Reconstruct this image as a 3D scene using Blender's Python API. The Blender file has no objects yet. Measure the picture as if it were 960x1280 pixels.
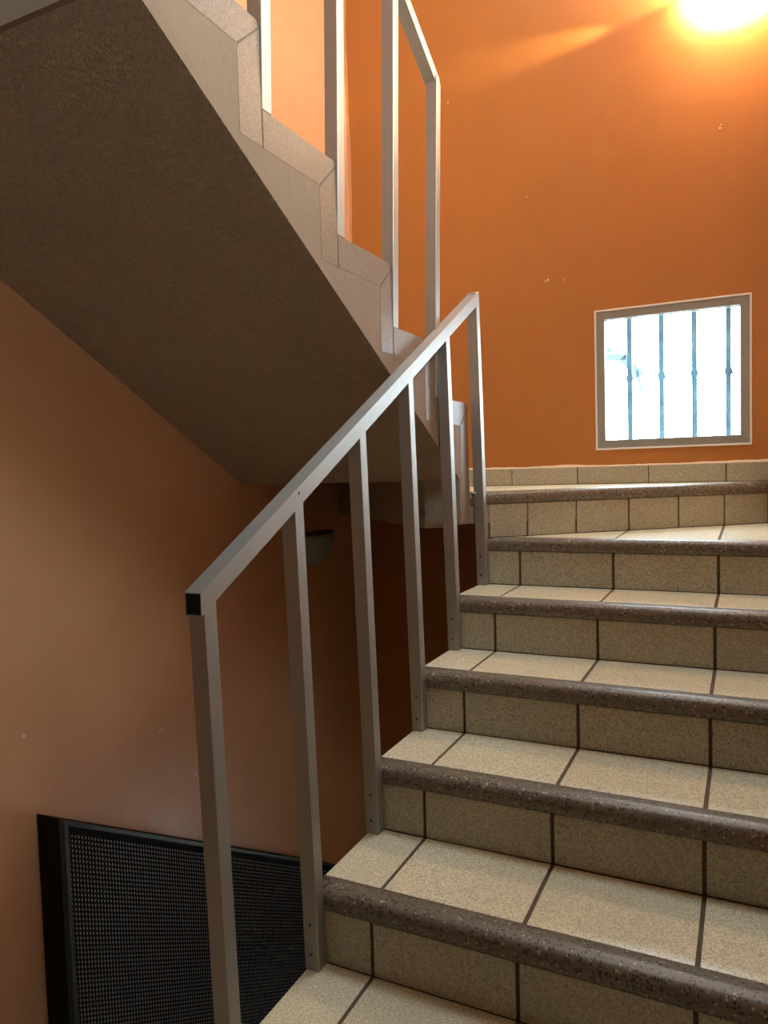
import bpy, bmesh, math, random
from mathutils import Vector, Matrix

random.seed(7)
S = bpy.context.scene
COL = S.collection
R = math.radians

# ------------------------------------------------------------------ camera
cam_d = bpy.data.cameras.new('camera')
cam = bpy.data.objects.new('camera', cam_d)
COL.objects.link(cam)
CX, CY, CZ = 0.8829, -1.49, 1.108
YAW, PIT, ROL, FPX = 0.4574, 0.0557, -0.0291, 926.0
Fv = Vector((-math.sin(YAW) * math.cos(PIT), math.cos(YAW) * math.cos(PIT), -math.sin(PIT)))
Rv = Vector((math.cos(YAW), math.sin(YAW), 0))
Uv = Rv.cross(Fv)
R2 = Rv * math.cos(ROL) + Uv * math.sin(ROL)
U2 = -Rv * math.sin(ROL) + Uv * math.cos(ROL)
cam.matrix_world = Matrix(((R2.x, U2.x, -Fv.x, CX), (R2.y, U2.y, -Fv.y, CY), (R2.z, U2.z, -Fv.z, CZ), (0, 0, 0, 1)))
cam_d.sensor_fit = 'VERTICAL'
cam_d.sensor_height = 36.0
cam_d.lens = FPX / 1280.0 * 36.0
cam_d.clip_start = 0.02
S.camera = cam

# ------------------------------------------------------------------ world, light, exposure
S.view_settings.view_transform = 'Standard'
S.view_settings.look = 'None'
S.view_settings.exposure = 0.3
S.view_settings.gamma = 1.0
S.view_settings.use_curve_mapping = False
W = bpy.data.worlds.new('overcast_sky')
S.world = W
W.use_nodes = True
bg = W.node_tree.nodes['Background']
bg.inputs['Color'].default_value = (0.80, 0.93, 1.0, 1)
bg.inputs['Strength'].default_value = 22.0


def portal(name, loc, rot, sx, sy):
    d = bpy.data.lights.new(name, 'AREA')
    d.shape = 'RECTANGLE'
    d.size, d.size_y = sx, sy
    d.cycles.is_portal = True
    o = bpy.data.objects.new(name, d)
    o.location = loc
    o.rotation_euler = rot
    COL.objects.link(o)


# one visible window; the other openings are unseen, added to let in daylight
portal('window_daylight', (0.583, 2.16, 1.482), (R(90), 0, R(180)), 0.64, 0.62)
portal('added_upper_daylight', (0.583, 2.16, 4.05), (R(90), 0, R(180)), 0.64, 0.62)
portal('added_lower_daylight', (0.583, 2.16, -1.09), (R(90), 0, R(180)), 0.64, 0.62)
portal('added_vent_daylight', (1.21, -0.975, 1.375), (0, R(90), 0), 0.32, 0.27)
portal('added_skylight_daylight', (0.45, 0.75, 4.90), (0, 0, 0), 0.7, 0.9)
portal('added_side_daylight', (1.21, -0.05, 2.5), (0, R(90), 0), 0.72, 0.62)

# ------------------------------------------------------------------ dimensions
H, G = 0.17, 0.3052
XL, XR = -0.96, 1.0            # left and right wall
YB, YF = 1.95, -2.3            # back wall and wall behind the landing
ZC, ZF = 4.75, -2.9
EX = -0.005                    # outer edge of the lower flight
def RY(k): return -0.108 + (k - 1) * G          # riser faces of the lower flight
GX = [0.1425, 0.4688, 0.7974]                   # joint lines between tile columns
NW, NH = 0.055, 0.046                           # nosing width and height
UX = -0.02                                      # outer face of the upper flight
def UY(k): return 1.048 - 0.3055 * k
def UZ(k): return 1.340 + 0.1745 * k

# ------------------------------------------------------------------ materials
def nmat(name):
    m = bpy.data.materials.new(name)
    m.use_nodes = True
    nt = m.node_tree
    return m, nt, nt.nodes['Principled BSDF']

def N(nt, typ, **kw):
    n = nt.nodes.new(typ)
    for k, v in kw.items():
        if k in n.inputs: n.inputs[k].default_value = v
        else: setattr(n, k, v)
    return n

def L(nt, a, b): nt.links.new(a, b)

def ramp(nt, fac, stops, interp='LINEAR'):
    n = nt.nodes.new('ShaderNodeValToRGB')
    cr = n.color_ramp
    cr.interpolation = interp
    while len(cr.elements) < len(stops): cr.elements.new(0.5)
    for e, (p, c) in zip(cr.elements, stops):
        e.position = p
        e.color = (c[0], c[1], c[2], 1)
    L(nt, fac, n.inputs[0])
    return n.outputs[0]

def mix(nt, f, a, b, mode='MIX'):
    n = nt.nodes.new('ShaderNodeMix')
    n.data_type = 'RGBA'
    n.blend_type = mode
    for sock, v in ((n.inputs[0], f), (n.inputs[6], a), (n.inputs[7], b)):
        if hasattr(v, 'is_output') or isinstance(v, bpy.types.NodeSocket): L(nt, v, sock)
        elif isinstance(v, (int, float)): sock.default_value = v
        else: sock.default_value = (v[0], v[1], v[2], 1)
    return n.outputs[2]

def coords(nt):
    g = nt.nodes.new('ShaderNodeNewGeometry')
    return g.outputs['Position']

def bump(nt, bsdf, h, strength, dist):
    b = N(nt, 'ShaderNodeBump')
    b.inputs['Strength'].default_value = strength
    b.inputs['Distance'].default_value = dist
    L(nt, h, b.inputs['Height'])
    L(nt, b.outputs[0], bsdf.inputs['Normal'])

def simple(name, col, rough=0.5, metal=0.0, **kw):
    m, nt, b = nmat(name)
    b.inputs['Base Color'].default_value = (*col, 1)
    b.inputs['Roughness'].default_value = rough
    b.inputs['Metallic'].default_value = metal
    for k, v in kw.items(): b.inputs[k].default_value = v
    return m

def paint(name, col, col2, rough, chips=(), bstr=0.25, scuff=None):
    m, nt, b = nmat(name)
    p = coords(nt)
    n1 = N(nt, 'ShaderNodeTexNoise', Scale=1.7, Detail=4.0, Roughness=0.6)
    L(nt, p, n1.inputs['Vector'])
    c = mix(nt, ramp(nt, n1.outputs[0], [(0.35, (0, 0, 0)), (0.68, (1, 1, 1))]), col, col2)
    # fine smudges and hand marks
    n2 = N(nt, 'ShaderNodeTexNoise', Scale=9.0, Detail=8.0, Roughness=0.7)
    L(nt, p, n2.inputs['Vector'])
    c = mix(nt, ramp(nt, n2.outputs[0], [(0.60, (0, 0, 0)), (0.78, (0.22, 0.22, 0.22))]), c, [v * 0.6 for v in col])
    fac = None
    for (q, r) in chips:
        d = N(nt, 'ShaderNodeVectorMath', operation='DISTANCE')
        L(nt, p, d.inputs[0])
        d.inputs[1].default_value = q
        l = N(nt, 'ShaderNodeMath', operation='LESS_THAN')
        L(nt, d.outputs['Value'], l.inputs[0])
        l.inputs[1].default_value = r * 0.65
        if fac is None: fac = l.outputs[0]
        else:
            a = N(nt, 'ShaderNodeMath', operation='MAXIMUM')
            L(nt, fac, a.inputs[0]); L(nt, l.outputs[0], a.inputs[1])
            fac = a.outputs[0]
    if fac is not None: c = mix(nt, fac, c, (0.75, 0.66, 0.55))
    L(nt, c, b.inputs['Base Color'])
    n3 = N(nt, 'ShaderNodeTexNoise', Scale=14.0, Detail=3.0)
    L(nt, p, n3.inputs['Vector'])
    L(nt, ramp(nt, n3.outputs[0], [(0.3, (rough - .05,) * 3), (0.7, (rough + .08,) * 3)]), b.inputs['Roughness'])
    bump(nt, b, n3.outputs[0], bstr, 0.004)
    return m

M = {}
M['orange'] = paint('orange_wall_paint', (0.46, 0.178, 0.036), (0.42, 0.162, 0.034), 0.42,
    chips=[((0.782, YB, 2.476), .006), ((0.785, YB, 2.489), .004), ((-0.405, YB, 2.861), .006), ((0.062, YB, 1.959), .008),
           ((0.050, YB, 1.955), .005), ((0.135, YB, 1.949), .004), ((-0.031, YB, 2.349), .004)])
M['peach'] = paint('peach_wall_paint', (0.66, 0.36, 0.19), (0.60, 0.32, 0.16), 0.40,
    chips=[((XL, -0.098, 0.387), .009), ((XL, 0.434, 0.223), .007), ((XL, 0.448, 0.227), .005), ((XL, 0.608, 0.002), .009)])
M['ceiling'] = paint('ceiling_paint', (0.62, 0.60, 0.55), (0.55, 0.53, 0.48), 0.8)
M['landing_soffit'] = paint('landing_soffit_paint', (0.62, 0.64, 0.56), (0.56, 0.58, 0.51), 0.8)

def plaster(name, c1, c2, sc, strength, stretch=(1, 1, 1), relief_shade=.4):
    m, nt, b = nmat(name)
    p = coords(nt)
    mp = N(nt, 'ShaderNodeMapping')
    mp.inputs['Scale'].default_value = stretch
    L(nt, p, mp.inputs[0])
    n1 = N(nt, 'ShaderNodeTexNoise', Scale=sc, Detail=5.0, Roughness=0.6, Distortion=1.2)
    L(nt, mp.outputs[0], n1.inputs['Vector'])
    n2 = N(nt, 'ShaderNodeTexNoise', Scale=2.5, Detail=3.0)
    L(nt, p, n2.inputs['Vector'])
    f = ramp(nt, n2.outputs[0], [(0.35, (0, 0, 0)), (0.7, (1, 1, 1))])
    c = mix(nt, f, c1, c2)
    c = mix(nt, ramp(nt, n1.outputs[0], [(0.38, (relief_shade,) * 3), (0.62, (0, 0, 0))]), c, [v * .6 for v in c1])  # darkens the texture's hollows, painting relief shade into the colour
    L(nt, c, b.inputs['Base Color'])
    b.inputs['Roughness'].default_value = 0.85
    bump(nt, b, n1.outputs[0], strength, 0.03)
    return m
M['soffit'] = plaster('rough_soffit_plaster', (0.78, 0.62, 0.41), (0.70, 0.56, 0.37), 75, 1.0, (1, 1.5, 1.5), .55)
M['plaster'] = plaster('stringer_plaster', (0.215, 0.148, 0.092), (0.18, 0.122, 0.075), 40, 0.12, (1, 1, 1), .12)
M['raw'] = plaster('raw_concrete', (0.52, 0.44, 0.34), (0.44, 0.37, 0.28), 70, 1.0, (1.6, 1, 0.5))
M['caulk'] = simple('filler_line', (0.80, 0.66, 0.50), 0.8)

def tile_mat(name, c1, c2, c3, rough):
    m, nt, b = nmat(name)
    p = coords(nt)
    n1 = N(nt, 'ShaderNodeTexNoise', Scale=190.0, Detail=3.0, Roughness=0.7)
    L(nt, p, n1.inputs['Vector'])
    c = mix(nt, ramp(nt, n1.outputs[0], [(0.40, (0, 0, 0)), (0.58, (1, 1, 1))]), c2, c1)
    v = N(nt, 'ShaderNodeTexNoise', Scale=260.0, Detail=1.0)
    L(nt, p, v.inputs['Vector'])
    c = mix(nt, ramp(nt, v.outputs[0], [(0.60, (0, 0, 0)), (0.68, (1, 1, 1))]), c, c3)
    oi = N(nt, 'ShaderNodeObjectInfo')
    n2 = N(nt, 'ShaderNodeTexNoise', Scale=5.0, Detail=4.0)
    L(nt, p, n2.inputs['Vector'])
    c = mix(nt, ramp(nt, n2.outputs[0], [(0.4, (0, 0, 0)), (0.75, (0.3, 0.3, 0.3))]), c, c2)
    hs = N(nt, 'ShaderNodeHueSaturation')
    mr = N(nt, 'ShaderNodeMapRange')
    L(nt, oi.outputs['Random'], mr.inputs[0])
    mr.inputs[3].default_value = 0.93; mr.inputs[4].default_value = 1.05
    L(nt, mr.outputs[0], hs.inputs['Value'])
    L(nt, c, hs.inputs['Color'])
    L(nt, hs.outputs[0], b.inputs['Base Color'])
    b.inputs['Roughness'].default_value = rough
    bump(nt, b, n1.outputs[0], 0.12, 0.0008)
    return m
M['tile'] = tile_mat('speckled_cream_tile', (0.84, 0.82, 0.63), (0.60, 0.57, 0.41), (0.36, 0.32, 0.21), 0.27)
M['tile_r'] = tile_mat('shaded_cream_riser_tile', (0.52, 0.50, 0.385), (0.33, 0.31, 0.225), (0.20, 0.18, 0.125), 0.35)  # same cream tile made darker, the risers' shade put into its colour

def terrazzo(name, base, dark, light, sc, rough, bs=0.5):
    m, nt, b = nmat(name)
    p = coords(nt)
    v = N(nt, 'ShaderNodeTexVoronoi', Scale=sc)
    L(nt, p, v.inputs['Vector'])
    sep = N(nt, 'ShaderNodeSeparateColor')
    L(nt, v.outputs['Color'], sep.inputs[0])
    c = ramp(nt, sep.outputs[0], [(0.0, dark), (0.36, dark), (0.38, base), (0.62, [x * 1.35 for x in base]), (0.91, base), (0.93, light), (1, light)])
    edge = ramp(nt, v.outputs['Distance'], [(0.30, (0, 0, 0)), (0.55, (1, 1, 1))])
    c = mix(nt, edge, c, base)
    n = N(nt, 'ShaderNodeTexNoise', Scale=6.0, Detail=5.0)
    L(nt, p, n.inputs['Vector'])
    c = mix(nt, ramp(nt, n.outputs[0], [(0.4, (0, 0, 0)), (0.75, (0.5, 0.5, 0.5))]), c, [x * .7 for x in base])
    L(nt, c, b.inputs['Base Color'])
    b.inputs['Roughness'].default_value = rough
    bump(nt, b, sep.outputs[0], bs, 0.0012)
    return m
M['nosing'] = terrazzo('dark_terrazzo_nosing', (0.165, 0.136, 0.098), (0.014, 0.012, 0.010), (0.52, 0.45, 0.35), 165, 0.42)
M['band'] = terrazzo('beige_terrazzo_band', (0.18, 0.128, 0.083), (0.095, 0.068, 0.044), (0.28, 0.21, 0.14), 330, 0.5, 0.25)
M['grout'] = simple('brown_grout', (0.11, 0.085, 0.060), 0.9)

def alu_mat():
    m, nt, b = nmat('brushed_aluminium')
    p = coords(nt)
    mp = N(nt, 'ShaderNodeMapping')
    mp.inputs['Scale'].default_value = (300, 300, 2)
    L(nt, p, mp.inputs[0])
    n = N(nt, 'ShaderNodeTexNoise', Scale=1.0, Detail=3.0)
    L(nt, mp.outputs[0], n.inputs['Vector'])
    n2 = N(nt, 'ShaderNodeTexNoise', Scale=7.0, Detail=5.0)
    L(nt, p, n2.inputs['Vector'])
    c = mix(nt, n2.outputs[0], (0.36, 0.365, 0.345), (0.44, 0.445, 0.42))
    L(nt, c, b.inputs['Base Color'])
    b.inputs['Metallic'].default_value = 0.95
    L(nt, ramp(nt, n.outputs[0], [(0.2, (0.50,) * 3), (0.8, (0.64,) * 3)]), b.inputs['Roughness'])
    bump(nt, b, n.outputs[0], 0.08, 0.0005)
    return m
M['alu'] = alu_mat()
M['black'] = simple('tube_end_shade', (0.006, 0.006, 0.006), 0.9)  # black plug that paints the shade inside the open handrail end
M['screw'] = simple('dark_screw', (0.05, 0.05, 0.05), 0.5, 0.6)
M['teal'] = simple('dark_teal_frame', (0.012, 0.040, 0.042), 0.45)
M['blackmetal'] = simple('black_metal', (0.005, 0.006, 0.006), 0.75, 0.0, **{'Specular IOR Level': 0.2})
M['felt'] = simple('pale_filter_sheet', (0.88, 0.87, 0.82), 0.9)
M['winframe'] = simple('grey_window_frame', (0.30, 0.30, 0.27), 0.45, 0.3)
M['sealant'] = simple('white_sealant', (0.75, 0.73, 0.68), 0.6)
M['bar'] = simple('glare_blue_bar', (0.03, 0.09, 0.16), 0.5)  # blue of the sky glare put into the bar colour
M['bracket'] = simple('blue_grey_metal', (0.006, 0.016, 0.022), 0.6)
M['offglass'] = simple('grey_green_opal_glass', (0.26, 0.31, 0.27), 0.35)
M['fixture'] = simple('dark_fixture_metal', (0.05, 0.05, 0.05), 0.5)

def glass_mat():
    m = bpy.data.materials.new('glare_haze_glass')
    m.use_nodes = True
    nt = m.node_tree
    for n in list(nt.nodes): nt.nodes.remove(n)
    out = N(nt, 'ShaderNodeOutputMaterial')
    tr = N(nt, 'ShaderNodeBsdfTransparent')
    tr.inputs[0].default_value = (0.95, 0.98, 1, 1)
    tl = N(nt, 'ShaderNodeBsdfTranslucent')  # bluish veil in the pane imitates glare from the bright sky
    tl.inputs[0].default_value = (0.45, 0.85, 1.0, 1)
    mx = N(nt, 'ShaderNodeMixShader')
    n = N(nt, 'ShaderNodeTexNoise', Scale=18.0, Detail=6.0)
    L(nt, coords(nt), n.inputs['Vector'])
    L(nt, ramp(nt, n.outputs[0], [(0.3, (0.016,) * 3), (0.75, (0.035,) * 3)]), mx.inputs[0])
    L(nt, tr.outputs[0], mx.inputs[1]); L(nt, tl.outputs[0], mx.inputs[2])
    gl = N(nt, 'ShaderNodeBsdfGlossy')
    gl.inputs['Roughness'].default_value = 0.05
    mx2 = N(nt, 'ShaderNodeMixShader')
    mx2.inputs[0].default_value = 0.04
    L(nt, mx.outputs[0], mx2.inputs[1]); L(nt, gl.outputs[0], mx2.inputs[2])
    L(nt, mx2.outputs[0], out.inputs[0])
    return m
M['glass'] = glass_mat()

m, nt, b = nmat('lit_opal_glass')
b.inputs['Base Color'].default_value = (0.9, 0.8, 0.6, 1)
b.inputs['Emission Color'].default_value = (1.0, 0.80, 0.50, 1)
b.inputs['Emission Strength'].default_value = 50.0
M['litglass'] = m

# ------------------------------------------------------------------ mesh helpers
def link(name, me, mat, parent=None):
    o = bpy.data.objects.new(name, me)
    COL.objects.link(o)
    if mat is not None and not me.materials:
        for mm in (mat if isinstance(mat, (list, tuple)) else [mat]): me.materials.append(mm)
    if parent is not None: o.parent = parent
    return o

def tag(o, label=None, cat=None, group=None, kind=None):
    for k, v in (('label', label), ('category', cat), ('group', group), ('kind', kind)):
        if v: o[k] = v
    return o

def empty(name, loc=(0, 0, 0)):
    o = bpy.data.objects.new(name, None)
    o.empty_display_size = 0.1
    COL.objects.link(o)
    return o

def bm_box(bm, x0, x1, y0, y1, z0, z1):
    v = [bm.verts.new(p) for p in ((x0, y0, z0), (x1, y0, z0), (x1, y1, z0), (x0, y1, z0), (x0, y0, z1), (x1, y0, z1), (x1, y1, z1), (x0, y1, z1))]
    for f in ((0, 3, 2, 1), (4, 5, 6, 7), (0, 1, 5, 4), (1, 2, 6, 5), (2, 3, 7, 6), (3, 0, 4, 7)):
        bm.faces.new([v[i] for i in f])

def fin(bm, name, mat, parent=None, bev=0.0, smooth=False, seg=1):
    bmesh.ops.recalc_face_normals(bm, faces=bm.faces)
    if bev: bmesh.ops.bevel(bm, geom=list(bm.edges), offset=bev, segments=seg, affect='EDGES', profile=0.5)
    me = bpy.data.meshes.new(name)
    bm.to_mesh(me)
    bm.free()
    if smooth:
        for p in me.polygons: p.use_smooth = True
    return link(name, me, mat, parent)

def box(name, mat, parent, x0, x1, y0, y1, z0, z1, bev=0.0):
    bm = bmesh.new()
    bm_box(bm, x0, x1, y0, y1, z0, z1)
    return fin(bm, name, mat, parent, bev)

def bm_prism(bm, pts, d):
    """closed polygon pts (3D, planar) extruded by the vector d"""
    a = [bm.verts.new(p) for p in pts]
    c = [bm.verts.new(Vector(p) + Vector(d)) for p in pts]
    n = len(pts)
    bm.faces.new(a); bm.faces.new(c[::-1])
    for i in range(n): bm.faces.new((a[i], a[(i + 1) % n], c[(i + 1) % n], c[i]))

def prism(name, mat, parent, pts, d, bev=0.0):
    bm = bmesh.new()
    bm_prism(bm, pts, d)
    return fin(bm, name, mat, parent, bev)

def prism_x(name, mat, parent, yz, x0, x1, bev=0.0):
    return prism(name, mat, parent, [(x0, y, z) for y, z in yz], (x1 - x0, 0, 0), bev)

def prism_z(name, mat, parent, xy, z0, z1, bev=0.0):
    return prism(name, mat, parent, [(x, y, z0) for x, y in xy], (0, 0, z1 - z0), bev)

def nosing(parent, p0, p1, ztop, w=NW, h=NH, name='nosing', mat=None):
    """rounded terrazzo nosing from p0 to p1; the tread lies on the left of p0->p1"""
    a, b_ = Vector((*p0, 0)), Vector((*p1, 0))
    d = (b_ - a).normalized()
    inw = Vector((-d.y, d.x, 0))
    prof = [(w, 0.0), (w, -0.014), (0.006, -0.014 - 0.0), (0.006, -h), (-0.004, -h + 0.001), (-0.0055, -h + 0.012), (-0.0065, -0.024), (-0.0045, -0.014), (0.0005, -0.006), (0.008, -0.0015), (0.018, 0.001)]
    bm = bmesh.new()
    segs = 24
    rings = []
    for s in range(segs + 1):
        t = s / segs
        c = a.lerp(b_, t)
        wob = random.uniform(-0.0007, 0.0007)
        rings.append([bm.verts.new(c + inw * (q + (wob if i > 2 else 0)) + Vector((0, 0, ztop + z + (wob * .5 if i > 5 else 0)))) for i, (q, z) in enumerate(prof)])
    n = len(prof)
    for s in range(segs):
        for i in range(n):
            f = bm.faces.new((rings[s][i], rings[s][(i + 1) % n], rings[s + 1][(i + 1) % n], rings[s + 1][i]))
            f.smooth = i >= 4
    bm.faces.new(rings[0][::-1]); bm.faces.new(rings[-1])
    return fin(bm, name, mat or M['nosing'], parent)

GR = 0.0045      # half a joint

def clip_poly(poly, x0, x1):
    """clip a convex xy polygon to x0<=x<=x1"""
    def half(P, f, cx):
        out = []
        for i in range(len(P)):
            a, b_ = P[i], P[(i + 1) % len(P)]
            ia, ib = f(a), f(b_)
            if ia: out.append(a)
            if ia != ib:
                t = (cx - a[0]) / (b_[0] - a[0])
                out.append((cx, a[1] + t * (b_[1] - a[1])))
        return out
    P = half(poly, lambda p: p[0] >= x0 - 1e-9, x0)
    return half(P, lambda p: p[0] <= x1 + 1e-9, x1) if P else P

# ------------------------------------------------------------------ the room shell
def wall(name, mat, *args):
    o = box(name, mat, None, *args)
    return tag(o, kind='structure')

def wall_with_holes(name, mat, axis_y0, axis_y1, x0, x1, z0, z1, holes):
    """wall parallel to X with rectangular openings"""
    xs = sorted({x0, x1, *[h[0] for h in holes], *[h[1] for h in holes]})
    zs = sorted({z0, z1, *[h[2] for h in holes], *[h[3] for h in holes]})
    bm = bmesh.new()
    def solid(i, j):
        if i < 0 or j < 0 or i >= len(xs) - 1 or j >= len(zs) - 1: return False
        cx, cz = (xs[i] + xs[i + 1]) / 2, (zs[j] + zs[j + 1]) / 2
        return not any(h[0] < cx < h[1] and h[2] < cz < h[3] for h in holes)
    V = {}
    def v(i, j, k):
        if (i, j, k) not in V: V[(i, j, k)] = bm.verts.new((xs[i], (axis_y0, axis_y1)[k], zs[j]))
        return V[(i, j, k)]
    for i in range(len(xs) - 1):
        for j in range(len(zs) - 1):
            if not solid(i, j): continue
            bm.faces.new((v(i, j, 0), v(i + 1, j, 0), v(i + 1, j + 1, 0), v(i, j + 1, 0)))
            bm.faces.new((v(i, j, 1), v(i, j + 1, 1), v(i + 1, j + 1, 1), v(i + 1, j, 1)))
            for di, dj, e in ((-1, 0, ((i, j), (i, j + 1))), (1, 0, ((i + 1, j), (i + 1, j + 1))), (0, -1, ((i, j), (i + 1, j))), (0, 1, ((i, j + 1), (i + 1, j + 1)))):
                if not solid(i + di, j + dj):
                    (a, b_), (c, d) = e
                    bm.faces.new((v(a, b_, 0), v(c, d, 0), v(c, d, 1), v(a, b_, 1)))
    o = fin(bm, name, mat)
    return tag(o, kind='structure')

WX0, WX1, WZ0, WZ1 = 0.270, 0.896, 1.175, 1.790
wall_with_holes('wall_back', M['orange'], YB, YB + 0.22, XL - 0.2, XR + 0.2, ZF, ZC,
                [(WX0, WX1, WZ0, WZ1), (WX0, WX1, WZ0 + 2.57, WZ1 + 2.57), (WX0, WX1, WZ0 - 2.57, WZ1 - 2.57)])  # holes above and below the visible window are added for daylight
wall('wall_left', M['peach'], XL - 0.2, XL, YF - 0.2, YB, ZF, ZC)
bm = bmesh.new()          # right wall with unseen openings added to let in daylight
for (a, b_, c, d) in ((YF - .2, -1.1, ZF, ZC), (-1.1, -0.85, ZF, 1.22), (-1.1, -0.85, 1.53, ZC), (-0.85, -0.35, ZF, ZC), (0.25, YB, ZF, ZC), (-0.35, 0.25, ZF, 2.15), (-0.35, 0.25, 2.85, ZC)):
    bm_box(bm, XR, XR + .2, a, b_, c, d)
tag(fin(bm, 'wall_right', M['peach']), kind='structure')
tag(box('ground', simple('grey_ground', (0.25, 0.25, 0.24), 0.9), None, -20, 20, YB + .25, 30, ZF - .2, ZF), kind='structure')
wall('wall_front', M['peach'], XL, XR, YF - 0.2, YF, ZF, ZC)
bm = bmesh.new()          # ceiling with a skylight opening added for light from above
for (a, b_, c, d) in ((XL - .2, 0.10, YF - .2, YB + .2), (0.80, XR + .2, YF - .2, YB + .2), (0.10, 0.80, YF - .2, 0.3), (0.10, 0.80, 1.2, YB + .2)):
    bm_box(bm, a, b_, c, d, ZC, ZC + .12)
tag(fin(bm, 'ceiling', M['ceiling']), kind='structure')
door = tag(empty('added_dark_door'), kind='structure')      # unseen door added behind the camera to darken the posts' reflections
wood = simple('dark_brown_door', (0.035, 0.022, 0.014), 0.5)
box('door_frame', wood, door, -0.42, 0.62, YF, YF + .03, -0.34, 1.72, .003)
box('door_leaf', wood, door, -0.36, 0.56, YF + .03, YF + .05, -0.33, 1.66, .003)
wall('floor', M['tile_r'], XL - 0.2, XR + 0.2, YF - 0.2, YB + 0.2, ZF - 0.15, ZF)
wall('floor_landing', M['tile'], XL, XR, YF, RY(-1), -0.60, -0.34)

# upper landing over the camera's head
prism_x('ceiling_landing', M['landing_soffit'], None, [(YF, 1.921), (-0.54, 1.921), (-0.60, 2.02), (UY(6) - 0.01, 2.02), (UY(6) - 0.01, UZ(6) - 0.003), (YF, UZ(6) - 0.003)], XL, XR)
bpy.data.objects['ceiling_landing']['kind'] = 'structure'

# ragged filler line where the two paints meet
def ragged(name, pts_fn, n, w, mat, seed):
    rr = random.Random(seed)
    bm = bmesh.new()
    pa = []; wv = w
    for i in range(n + 1):
        wv = min(max(wv + rr.uniform(-1, 1) * w * .28, w * .35), w * 1.5)
        pa.append(pts_fn(i / n, wv))
    vs = [[bm.verts.new(q) for q in r_] for r_ in pa]
    m_ = len(vs[0])
    for i in range(n):
        for k in range(m_):
            bm.faces.new((vs[i][k], vs[i][(k + 1) % m_], vs[i + 1][(k + 1) % m_], vs[i + 1][k]))
    bm.faces.new(vs[0][::-1]); bm.faces.new(vs[-1])
    o = fin(bm, name, mat)
    return tag(o, kind='structure')

ragged('trim_1', lambda t, w: [(XL, YB, 1.0 + 3 * t), (XL + w, YB, 1.0 + 3 * t), (XL + w, YB - .0015, 1.0 + 3 * t), (XL, YB - .0015, 1.0 + 3 * t)], 60, 0.012, M['peach'], 3)
ragged('trim_2', lambda t, w: [(-0.55 + 1.55 * t, YB, 1.098), (-0.55 + 1.55 * t, YB - .012, 1.098), (-0.55 + 1.55 * t, YB - .010, 1.100 + w), (-0.55 + 1.55 * t, YB, 1.102 + w)], 90, 0.006, M['caulk'], 5)

# skirting tiles on the back wall above the top winder
sk = tag(empty('baseboard_back'), kind='structure')
box('mortar_bed', M['grout'], sk, -0.93, XR, YB - 0.007, YB, 1.015, 1.097)
sx = [-0.93, -0.735, -0.43, -0.123, 0.185, 0.492, 0.801, XR]
for i in range(len(sx) - 1):
    box('tile', M['tile_r'], sk, sx[i] + .002, sx[i + 1] - .002, YB - 0.011 + random.uniform(-.001, .001), YB - 0.003, 1.022, 1.099 + random.uniform(-.002, .002), 0.0012)

# ------------------------------------------------------------------ lower flight
low = tag(empty('staircase'), 'lower stair flight climbing to the window, speckled cream tiles with dark terrazzo nosings', 'staircase')
LAST = 5
# plastered slab under the steps
SL = H / G
def soff(y): return (y - RY(0)) * SL - 0.30
outl = [(RY(-1) + .02, -0.34)]
for k in range(-1, 5):
    outl += [(RY(k) + .02, k * H - 0.02), (RY(k + 1) + .02, k * H - 0.02)]
outl += [(RY(5) + .02, 5 * H - 0.05), (RY(5) + .02, soff(RY(5))), (RY(-1) + .02, soff(RY(-1)) if soff(RY(-1)) < -0.36 else -0.42)]
outl = outl[1:]
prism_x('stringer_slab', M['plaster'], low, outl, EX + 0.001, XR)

R6A, R6B = (-0.055, 1.045), (XR, 1.930)      # riser line of the top winder
r6d = Vector((R6B[0] - R6A[0], R6B[1] - R6A[1])).normalized()

for k in range(-1, 6):
    zt = k * H
    y0 = RY(k)
    y1 = RY(k + 1)
    if k < 5:
        bm = bmesh.new()
        bm_box(bm, EX + .003, XR, y0 + 0.006, y0 + .03, zt - H, zt - 0.012)
        bm_box(bm, EX + .003, XR, y0 + 0.03, y1 + .006, zt - 0.03, zt - 0.003)
    else:
        bm = bmesh.new()
        bm_box(bm, EX + .003, XR, y0 + 0.006, y0 + .03, zt - H, zt - 0.012)
        bm_prism(bm, [(EX + .003, y0 + .03, zt - .15), (XR, y0 + .03, zt - .15), (XR, 1.938, zt - .15), (EX + .003, 1.10 + .04, zt - .15)], (0, 0, .147))
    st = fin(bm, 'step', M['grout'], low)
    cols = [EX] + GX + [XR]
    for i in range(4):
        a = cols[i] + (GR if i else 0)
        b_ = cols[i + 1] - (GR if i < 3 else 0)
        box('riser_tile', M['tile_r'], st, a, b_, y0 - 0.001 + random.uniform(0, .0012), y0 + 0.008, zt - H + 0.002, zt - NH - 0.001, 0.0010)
        if k < 5:
            box('tread_tile', M['tile'], st, a, b_, y0 + NW + 0.001, y1 - 0.001, zt - 0.010, zt + random.uniform(-.0004, .0004), 0.0010)
        else:
            nx = -r6d.y; 
            def yl(x): return R6A[1] + (x - R6A[0]) * r6d.y / r6d.x
            poly = [(EX, y0 + NW), (XR, y0 + NW), (XR, yl(XR) - .003), (EX, max(yl(EX), y0 + NW + .002) - .001)]
            # the narrow end of the wedge lies under the next riser
            xin = R6A[0] + (y0 + NW - R6A[1]) * r6d.x / r6d.y
            poly = [(xin, y0 + NW), (XR, y0 + NW), (XR, yl(XR) - .003)]
            poly = clip_poly(poly, a, b_)
            if len(poly) >= 3:
                prism_z('tread_tile', M['tile'], st, poly, zt - 0.010, zt, 0.0006)
    nosing(st, (EX, y0), (XR, y0), zt)

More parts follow.
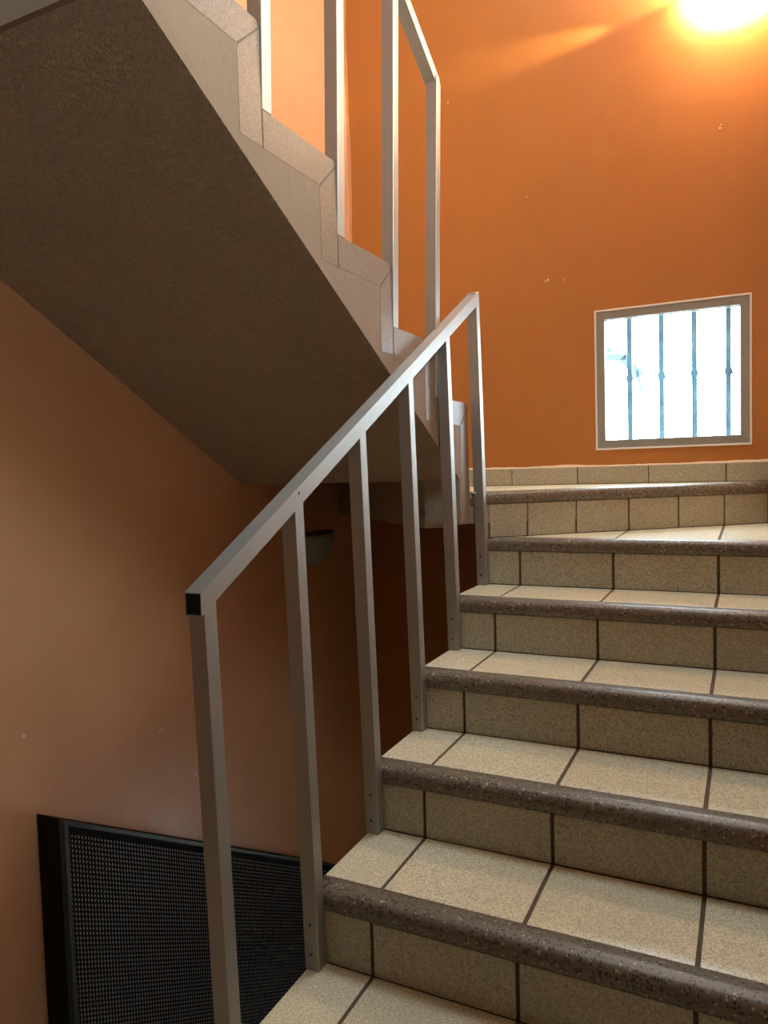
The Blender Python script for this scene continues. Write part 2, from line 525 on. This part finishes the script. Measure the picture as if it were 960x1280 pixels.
# top winder
zt = 6 * H
D7A, D7B = (-0.155, 0.95), (XL, 1.755)        # diagonal beam line under the next winder
st = prism_z('step', M['raw'], low, [(R6A[0] + .008, R6A[1] + .008), (XR, R6B[1] + .010), (XR, YB), (XL, YB), (XL, D7B[1]), (-0.155, 0.955), (-0.155, 1.044), (UX - .001, 1.046)], 0.905, zt - 0.004)
def along(t): return Vector(R6A) + r6d * t
r6n = Vector((-r6d.y, r6d.x))
L6 = (Vector(R6B) - Vector(R6A)).length
g0, g1 = along(0.056 / r6d.x) + r6n * .004, along(L6 - .001) + r6n * .004
bm = bmesh.new()
bm_prism(bm, [(g0.x, g0.y, zt - H), (g1.x, g1.y, zt - H), (g1.x, g1.y + .012, zt - H), (g0.x, g0.y + .012, zt - H)], (0, 0, H - .01))
fin(bm, 'mortar_bed', M['grout'], st)
jx = [0.0, 0.029, 0.146, 0.299, 0.471, 0.639, 0.799, 0.957, XR]
for i in range(len(jx) - 1):
    ta = (jx[i] - R6A[0]) / r6d.x + (GR * .8 if i else 0)
    tb = (jx[i + 1] - R6A[0]) / r6d.x - GR * .8
    a, b_ = along(ta), along(tb)
    c, d = b_ + r6n * .009, a + r6n * .009
    if i == len(jx) - 2:
        b_.x = min(b_.x, XR); c.x = min(c.x, XR)
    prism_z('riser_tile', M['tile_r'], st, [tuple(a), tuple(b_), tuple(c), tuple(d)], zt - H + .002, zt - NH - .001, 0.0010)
nosing(st, tuple(along(0.0)), tuple(along(L6)), zt)
# tread tiles of the top winder, cut on a grid
tx = [-0.93, -0.62, -0.31, 0.0, 0.31, 0.62, XR]
def y6(x): return R6A[1] + (x - R6A[0]) * r6d.y / r6d.x + NW / r6d.x + .001
def y7(x): return D7A[1] + .11 + (D7A[0] - x)
for i in range(len(tx) - 1):
    a, b_ = tx[i] + .003, tx[i + 1] - .003
    if b_ <= 0.0:
        ya, yb = y7(a), y7(b_)
        if a > R6A[0]: ya = y6(a)
    else:
        ya, yb = y6(a), y6(b_)
    ya, yb = max(ya, 1.06), max(yb, 1.06)
    t = YB - .012
    if ya < t and yb < t:
        prism_z('tread_tile', M['tile'], st, [(a, ya), (b_, yb), (b_, t), (a, t)], zt - .006, zt, .0006)
    elif yb < t:
        xa = a + (b_ - a) * (ya - t) / (ya - yb)
        prism_z('tread_tile', M['tile'], st, [(xa, t), (b_, yb), (b_, t)], zt - .006, zt, .0006)
    elif ya < t:
        xb = a + (b_ - a) * (t - ya) / (yb - ya)
        prism_z('tread_tile', M['tile'], st, [(a, ya), (xb, t), (a, t)], zt - .006, zt, .0006)

# ------------------------------------------------------------------ upper flight
upp = tag(empty('staircase'), 'upper stair flight seen from below, rough plaster soffit and terrazzo edged sawtooth side', 'staircase')
def us(y): return 1.067 + 0.568 * (0.96 - y)
NU = 6
outl = [(0.96, 1.067), (-0.54, us(-0.54)), (-0.60, 1.93), (UY(6) - .006, 2.0)]
for k in range(NU, -1, -1):
    if k < NU: outl += [(UY(k + 1) - .008, UZ(k) - .012), (UY(k) - .008, UZ(k) - .012)]
    else: outl += [(UY(k) - .008, UZ(k) - .012)]
outl += [(UY(0) - .008, 1.067)]
bm = bmesh.new()
bm_prism(bm, [(XL, y, z) for y, z in outl], (UX - .0008 - XL, 0, 0))
bmesh.ops.recalc_face_normals(bm, faces=bm.faces)
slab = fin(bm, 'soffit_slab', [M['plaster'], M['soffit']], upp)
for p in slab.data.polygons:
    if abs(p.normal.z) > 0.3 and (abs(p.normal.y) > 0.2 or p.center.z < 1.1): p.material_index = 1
box('newel_block', M['raw'], upp, -0.155, UX - .004, 0.95, UY(0) - .004, 0.911, 1.30, 0.003)
box('newel_face', M['plaster'], upp, UX - .004, UX - .001, 0.952, UY(0) - .002, 0.911, 1.30, 0.001)
# second winder: diagonal beam and its tread
dv = (Vector(D7B) - Vector(D7A)).normalized()
dn = Vector((dv.y, -dv.x)); dn = dn if dn.y > 0 else -dn
q = [Vector(D7A), Vector(D7B), Vector(D7B) + dn * .10, Vector(D7A) + dn * .10]
q[2].x = XL; q[2].y = D7B[1] + .14
prism_z('winder_beam', M['soffit'], upp, [tuple(v) for v in q], 0.897, 1.19, 0.002)
prism_z('winder_slab', M['soffit'], upp, [(D7A[0], 0.955), (XL, 0.955), (XL, D7B[1] - .002), ], 1.068, 1.185)
prism_z('winder_tread', M['tile'], upp, [(D7A[0] + .05, UY(0)), (XL, UY(0)), (XL, D7B[1] + .135), (D7A[0] + .07, 1.03 + .05)], 1.186, 1.196, .0008)

for k in range(NU):
    y0, y1, zt = UY(k), UY(k + 1), UZ(k)
    st = box('step', M['grout'], upp, XL + .002, UX - .006, y1 - .006, y0 - .006, zt - .03, zt - .004)
    xs = [XL, -0.66, -0.34, UX]
    for i in range(3):
        a, b_ = xs[i] + (.004 if i else 0), xs[i + 1] - .004
        box('tread_tile', M['tile'], st, a, b_, y1 + .001, y0 - NW, zt - .008, zt, .001)
        if k: box('riser_tile', M['tile_r'], st, a, b_, y0 - .009, y0 - .001, UZ(k - 1) + .002, zt - NH, .001)
    nosing(st, (UX - .004, y0), (XL, y0), zt)
    # L-shaped terrazzo strips glued on the side face
    T = 0.078
    x0, x1 = UX - .006, UX - .0002
    bot = (UZ(k - 1) - T) if k else 0.912
    wj = random.uniform(-.003, .003)
    prism_x('tread_band', M['band'], st, [(y1 + .0015, zt), (y0 - .010, zt), (y0 - .001, zt - .009), (y0 - T + .002, zt - T - .001 + wj), (y1 + .0015, zt - T + wj)], x0, x1)
    prism_x('joint_gap', M['grout'], st, [(y0 - T + .004, zt - T + .004), (y0 + .0005, zt - .010), (y0 + .0005, zt - .0145), (y0 - T + .004, zt - T - .002)], UX - .0003, UX + .0006)
    box('joint_gap', M['grout'], st, UX - .0003, UX + .0006, y1 - .001, y1 + .0025, zt - T, zt + .002)
    prism_x('riser_band', M['band'], st, [(y0 + .0005, zt - .013), (y0 + .0005, bot), (y0 - T + wj, bot), (y0 - T + wj, zt - T - .006)], x0, x1)

# steps going down beside the left wall, below the picture
dn_ = empty('floor_steps'); dn_['kind'] = 'structure'
for j in range(10):
    z = -0.34 - 0.1745 * (j + 1)
    y = RY(-1) + .306 * j
    if y + .306 < YB: box('step', M['tile_r'], dn_, XL, -0.03, y, y + 0.306, z - 0.25, z, .002)

# ------------------------------------------------------------------ railings
PW, PD = 0.0367, 0.034
def tube_post(parent, xb, yf, z0, z1, lx, ly=0.0, cut=0.0):
    """rectangular post; near-left bottom corner xb,yf; lx,ly lean per metre; top cut along the rail slope"""
    bm = bmesh.new()
    P = []
    for z, top in ((z0, 0), (z1, 1)):
        for dx, dy in ((0, 0), (PW, 0), (PW, PD), (0, PD)):
            zz = z + (cut * dy if top else 0)
            P.append(bm.verts.new((xb + dx + lx * (zz - z0), yf + dy + ly * (zz - z0), zz)))
    for f in ((0, 3, 2, 1), (4, 5, 6, 7), (0, 1, 5, 4), (1, 2, 6, 5), (2, 3, 7, 6), (3, 0, 4, 7)): bm.faces.new([P[i] for i in f])
    return fin(bm, 'post', M['alu'], parent, .0012)

def screw(parent, x, y, z):
    bm = bmesh.new()
    bmesh.ops.create_cone(bm, cap_ends=True, segments=12, radius1=.0042, radius2=.003, depth=.0026,
                          matrix=Matrix.Translation((x, y, z)) @ Matrix.Rotation(R(90), 4, 'X'))
    return fin(bm, 'screw', M['screw'], parent)

def hollow_rail(parent, p0, p1, slope, h=0.042, wall_t=0.0022, x0=0.0, x1=PW, open_start=True):
    """plumb-cut rectangular tube; p0,p1 = (y, z of the top face); x0,x1 offsets"""
    bm = bmesh.new()
    def ring(y, z, xo, inset):
        return [bm.verts.new(v) for v in ((xo + x0 + inset, y, z - inset), (xo + x1 - inset, y, z - inset), (xo + x1 - inset, y, z - h + inset), (xo + x0 + inset, y, z - h + inset))]
    a, b_ = ring(*p0, 0), ring(*p1, 0)
    n = 4
    for i in range(n): bm.faces.new((a[i], a[(i + 1) % n], b_[(i + 1) % n], b_[i]))
    bm.faces.new(b_)
    ai = ring(*p0, wall_t)
    for i in range(n): bm.faces.new((a[i], ai[i], ai[(i + 1) % n], a[(i + 1) % n]))
    dy = .005 if p1[0] > p0[0] else -.005
    bi = ring(p0[0] + dy, p0[1] + dy * slope, p0[2], wall_t)
    for i in range(n): 
        f = bm.faces.new((ai[i], bi[i], bi[(i + 1) % n], ai[(i + 1) % n])); f.material_index = 1
    f = bm.faces.new(bi); f.material_index = 1
    bmesh.ops.recalc_face_normals(bm, faces=bm.faces)
    return fin(bm, 'handrail', [M['alu'], M['black']], parent)

rail1 = tag(empty('stair_railing'), 'aluminium railing on the lower flight, sloping handrail with open black end above six posts', 'railing')
LXX = -0.0125
TOPX = -0.0086 + LXX * 0.85
SLP = 0.5362
def zr(y): return 0.902 + (y + 0.472) * SLP          # top face of the handrail
hr = hollow_rail(rail1, (-0.472, zr(-0.472), TOPX), (1.079 - .012, zr(1.067), TOPX), SLP)
for k in range(6):
    yf = RY(k) - 0.002 - PD
    z0 = (k - 1) * H + .0005
    zt_ = zr(yf) - 0.0425
    p = tube_post(rail1, -0.0086, yf, z0, zt_ if k < 5 else zr(yf) - 0.002 , LXX, -0.012, SLP if k < 5 else SLP * .6)
    for dz in (0.036, 0.104):
        screw(p, -0.0086 + PW * .45, yf - .0011, z0 + dz)

bm = bmesh.new()
bmesh.ops.create_cone(bm, cap_ends=True, segments=12, radius1=.003, radius2=.003, depth=.0016,
                      matrix=Matrix.Translation((TOPX + PW, -0.142, zr(-0.142) - .014)) @ Matrix.Rotation(R(90), 4, 'Y'))
fin(bm, 'screw', M['screw'], hr)

rail2 = tag(empty('stair_railing'), 'aluminium railing of the upper flight, tall thin posts in front of the orange wall', 'railing')
LX2 = 0.030
def zr2(y): return 2.345 + (0.775 - y) * 0.571        # top face of the upper handrail
for k in range(1, 6):
    yf = UY(k) + .001
    z0 = UZ(k - 1) + .0005
    z1 = zr2(yf + PD) - (0.04 if k > 1 else .002)
    p = tube_post(rail2, UX - PW + .001, yf, z0, z1, LX2, 0, -0.571)
    for dz in (0.036, 0.104): screw(p, UX - PW * .5, yf + PD + .001, z0 + dz)
xo = UX - PW + .001 + LX2 * 0.85
hollow_rail(rail2, (UY(1) + .002 + PD, zr2(UY(1) + .002 + PD), xo), (UY(5) - .10, zr2(UY(5) - .10), xo), -0.571, h=0.040)

# ------------------------------------------------------------------ window with bars
def window(name, dz, bars):
    w = tag(empty(name), kind='structure')
    x0, x1, z0, z1 = WX0, WX1, WZ0 + dz, WZ1 + dz
    f = 0.036
    ya, yb = YB - .006, YB + .05
    def frame(nm, mat, x0, x1, z0, z1, f, ya, yb):
        bm = bmesh.new()
        for (q0, q1, q2, q3) in (((x0, z0), (x1, z0), (x1 - f, z0 + f), (x0 + f, z0 + f)), ((x1, z0), (x1, z1), (x1 - f, z1 - f), (x1 - f, z0 + f)),
                                 ((x1, z1), (x0, z1), (x0 + f, z1 - f), (x1 - f, z1 - f)), ((x0, z1), (x0, z0), (x0 + f, z0 + f), (x0 + f, z1 - f))):
            bm_prism(bm, [(q0[0], ya, q0[1]), (q1[0], ya, q1[1]), (q2[0], ya, q2[1]), (q3[0], ya, q3[1])], (0, yb - ya, 0))
        return fin(bm, nm, mat, w, .0015)
    frame('window_frame', M['winframe'], x0 + .004, x1 - .004, z0 + .004, z1 - .004, f, ya + .004, yb)
    frame('sealant_edge', M['sealant'], x0 - .003, x1 + .003, z0 - .003, z1 + .003, .008, ya, YB + .004)
    frame('glazing_bead', M['fixture'], x0 + .038, x1 - .038, z0 + .038, z1 - .038, .003, YB + .012, YB + .03)
    box('pane', M['glass'], w, x0 + .036, x1 - .036, YB + .022, YB + .026, z0 + .036, z1 - .036)
    return w
window('window_1', 0, True)
window('added_upper_window', 2.57, True)  # added out of view for daylight from the upper storey
window('added_lower_window', -2.57, True)  # added out of view to brighten the lower well

grille = tag(empty('window_grille'), 'four vertical security bars, tinted blue for glare, with collars outside the small window', 'grille')
for i, (bx, kz) in enumerate(zip([0.404, 0.539, 0.674, 0.809], [1.492, 1.494, 1.493, 1.492])):
    bm = bmesh.new()
    bm_box(bm, bx - .0105, bx + .0105, YB + .085, YB + .102, WZ0 - .001, WZ1 + .001)
    o = fin(bm, 'bar', M['bar'], grille, .001)
    bm = bmesh.new()
    bm_box(bm, bx - .0135, bx + .0135, YB + .081, YB + .106, kz - .014, kz + .014)
    bm_box(bm, bx - .016, bx + .016, YB + .079, YB + .108, kz - .004, kz + .004)
    if i in (1, 3): bm_box(bm, bx + .008, bx + .019, YB + .085, YB + .10, kz - .012, kz - .004)
    fin(bm, 'collar', M['bar'], o, .001)

# ------------------------------------------------------------------ outside: lamp bracket and cable
def at(u, v, y):
    d = Fv + R2 * ((u - 480) / FPX) - U2 * ((v - 640) / FPX)
    t = (y - CY) / d.y
    return Vector((CX, CY, CZ)) + d * t
YO = 5.2
br = tag(empty('lamp_bracket'), 'pale blue metal bracket arm reaching in behind the window bars', 'bracket')
def strut(nm, pts, w, mat, parent, depth=.08):
    bm = bmesh.new()
    for a, b_, wa in pts:
        d = (b_ - a).normalized(); n = Vector((-d.z, 0, d.x)) * wa / 2
        bm_prism(bm, [tuple(a - n), tuple(b_ - n), tuple(b_ + n), tuple(a + n)], (0, depth, 0))
    return fin(bm, nm, mat, parent, .003)
strut('arm', [(at(700, 446, YO), at(783, 446, YO), .055)], 0, M['bracket'], br)
strut('pole', [(at(700, 446, YO) - Vector((0, 0, 5.2)), at(700, 446, YO) + Vector((0, 0, .3)), .09)], 0, M['bracket'], br, .09)
strut('clamp', [(at(757, 437, YO), at(764, 437, YO), .045)], 0, M['bracket'], br, .06)
strut('lamp_head', [(at(778, 446, YO), at(800, 470, YO), .075)], 0, M['bracket'], br, .10)
strut('rod', [(at(796, 462, YO), at(801, 486, YO), .022), (at(799, 486, YO), at(806, 487, YO), .014)], 0, M['bracket'], br, .02)

# ------------------------------------------------------------------ perforated cabinet on the left wall
cab = tag(empty('perforated_cabinet'), 'black wall cabinet with perforated sheet front and dark teal frame, sloping along the left wall', 'cabinet')
KX0, KX1 = XL + .001, -0.846
KS = -0.589
KY0, KY1 = -0.073, 1.42
def kz(y): return 0.151 + (y - KY0) * KS
KHt = 0.74
prism_x('body', M['blackmetal'], cab, [(KY0, kz(KY0)), (KY1, kz(KY1)), (KY1, kz(KY1) - KHt), (KY0, kz(KY0) - KHt)], KX0, KX1 - .022, .002)
prism_x('filter_sheet', M['felt'], cab, [(KY0 + .02, kz(KY0 + .02) - .03), (KY1 - .02, kz(KY1 - .02) - .03), (KY1 - .02, kz(KY1 - .02) - KHt + .03), (KY0 + .02, kz(KY0 + .02) - KHt + .03)], KX1 - .022, KX1 - .0105)
bm = bmesh.new()
fw = 0.013
def fr(ya, yb, o0, o1):
    bm_prism(bm, [(KX1 - .022, ya, kz(ya) - o0), (KX1 - .022, yb, kz(yb) - o0), (KX1 - .022, yb, kz(yb) - o1), (KX1 - .022, ya, kz(ya) - o1)], (.022, 0, 0))
fr(KY0, KY1, 0, fw); fr(KY0, KY1, KHt - fw, KHt); fr(KY0, KY0 + fw, fw, KHt - fw); fr(KY1 - fw, KY1, fw, KHt - fw)
fin(bm, 'frame', M['teal'], cab)
# perforated sheet: real holes
PH, PV = 0.0117, 0.0144
ya0, yb0 = KY0 + fw, KY1 - fw
nc = int((yb0 - ya0) / PH)
nr = int((KHt - 2 * fw - .028) / PV)
verts, faces = [], []
xx = KX1 - .008
gv = {}
def gvert(i, j):
    if (i, j) not in gv:
        y = ya0 + i * PH
        gv[(i, j)] = len(verts)
        verts.append((xx, y, kz(y) - fw - .022 - j * PV))
    return gv[(i, j)]
hv = [(-.42, -.15), (-.2, -.62), (.22, -.75), (.42, .15), (.2, .62), (-.22, .75)]
for i in range(nc):
    for j in range(nr):
        c = [gvert(i, j), gvert(i + 1, j), gvert(i + 1, j + 1), gvert(i, j + 1)]
        y = ya0 + (i + .5) * PH
        z = kz(y) - fw - .022 - (j + .5) * PV
        b0 = len(verts)
        for (a, b_) in hv: verts.append((xx, y + a * PH * .58, z - b_ * PV * .44))
        h0, h1, h2, h3, h4, h5 = range(b0, b0 + 6)
        faces += [(c[0], h0, h1), (c[0], h1, h2, c[1]), (c[1], h2, h3), (c[1], h3, h4, c[2]) , (c[2], h4, h5, c[3]), (c[3], h5, h0, c[0])]
me = bpy.data.meshes.new('perforated_sheet')
me.from_pydata(verts, [], faces)
link('perforated_sheet', me, M['blackmetal'], cab)
yE = ya0 + nc * PH
prism_x('sheet_margin', M['blackmetal'], cab, [(ya0, kz(ya0) - fw), (yb0, kz(yb0) - fw), (yb0, kz(yb0) - fw - .022), (ya0, kz(ya0) - fw - .022)], xx - .001, xx)

# ------------------------------------------------------------------ wall lamps
def bowl(name, mat, parent, c, r, depth, axis, h):
    """half bowl against a wall; axis = outward normal ('+x' or '-y')"""
    bm = bmesh.new()
    nu, nv = 20, 10
    rows = []
    for j in range(nv + 1):
        ph = (j / nv) * math.pi / 2          # 0 rim -> bottom
        rr = math.cos(ph) ** 0.8
        zz = -h * math.sin(ph)
        row = []
        for i in range(nu + 1):
            th = math.pi * i / nu
            s, o = -math.cos(th) * r * rr, math.sin(th) * depth * rr
            row.append((s, o, zz))
        rows.append(row)
    vs = []
    for row in rows:
        vs.append([bm.verts.new((c[0] + (o if axis == '+x' else s), c[1] + (s if axis == '+x' else -o), c[2] + z)) for s, o, z in row])
    for j in range(nv):
        for i in range(nu):
            a = (vs[j][i], vs[j][i + 1], vs[j + 1][i + 1], vs[j + 1][i])
            if j == nv - 1 and len({tuple(round(x, 6) for x in v.co) for v in a}) < 3: continue
            bm.faces.new(a)
    bmesh.ops.remove_doubles(bm, verts=bm.verts, dist=1e-5)
    bmesh.ops.recalc_face_normals(bm, faces=bm.faces)
    o = fin(bm, name, mat, parent, smooth=True)
    md = o.modifiers.new('thickness', 'SOLIDIFY'); md.thickness = 0.004
    return o

sc1 = tag(empty('wall_sconce'), 'unlit grey-green half bowl sconce low on the peach wall, behind the railing posts', 'wall lamp')
c1 = (XL + .008, 1.42, 0.825)
bowl('glass_shade', M['offglass'], sc1, c1, 0.155, 0.115, '+x', 0.15)
box('back_plate', M['fixture'], sc1, XL, XL + .012, 1.34, 1.50, 0.74, 0.80, .002)
bm = bmesh.new()
ang = [math.pi * i / 16 for i in range(17)]
bm_prism(bm, [(c1[0] + math.sin(t) * .117, c1[1] - math.cos(t) * .157, c1[2]) for t in ang], (0, 0, .008))
fin(bm, 'rim', M['fixture'], sc1)

sc2 = tag(empty('wall_sconce'), 'lit warm half bowl sconce high on the orange wall above the window', 'wall lamp')
SX, SZ = 0.83, 3.035
bowl('glass_shade', M['litglass'], sc2, (SX, YB - .014, SZ), 0.19, 0.13, '-y', 0.14)
box('back_plate', M['fixture'], sc2, SX - .07, SX + .07, YB - .014, YB, SZ - .07, SZ - .01, .002)

def lamp(kind, name, loc, energy, color, parent=None, **kw):
    d = bpy.data.lights.new(name, kind)
    d.energy = energy
    d.color = color
    for k, v in kw.items(): setattr(d, k, v)
    o = bpy.data.objects.new(name, d)
    o.location = loc
    COL.objects.link(o)
    if parent: o.parent = parent
    return o
lamp('POINT', 'bulb', (SX, YB - .07, SZ + .03), 45, (1.0, 0.86, 0.64), sc2, shadow_soft_size=.03)
# added spot imitates a streak leaking from the gap between shade and wall
sp = lamp('SPOT', 'gap_streak_spot', (SX - .17, YB - .06, SZ - .03), 330, (1.0, 0.82, 0.52), sc2, shadow_soft_size=.01, spot_size=R(15), spot_blend=1.0)
tgt = Vector((-0.70, YB + .07, 2.97)) - Vector(sp.location)
sp.rotation_euler = tgt.to_track_quat('-Z', 'Y').to_euler()
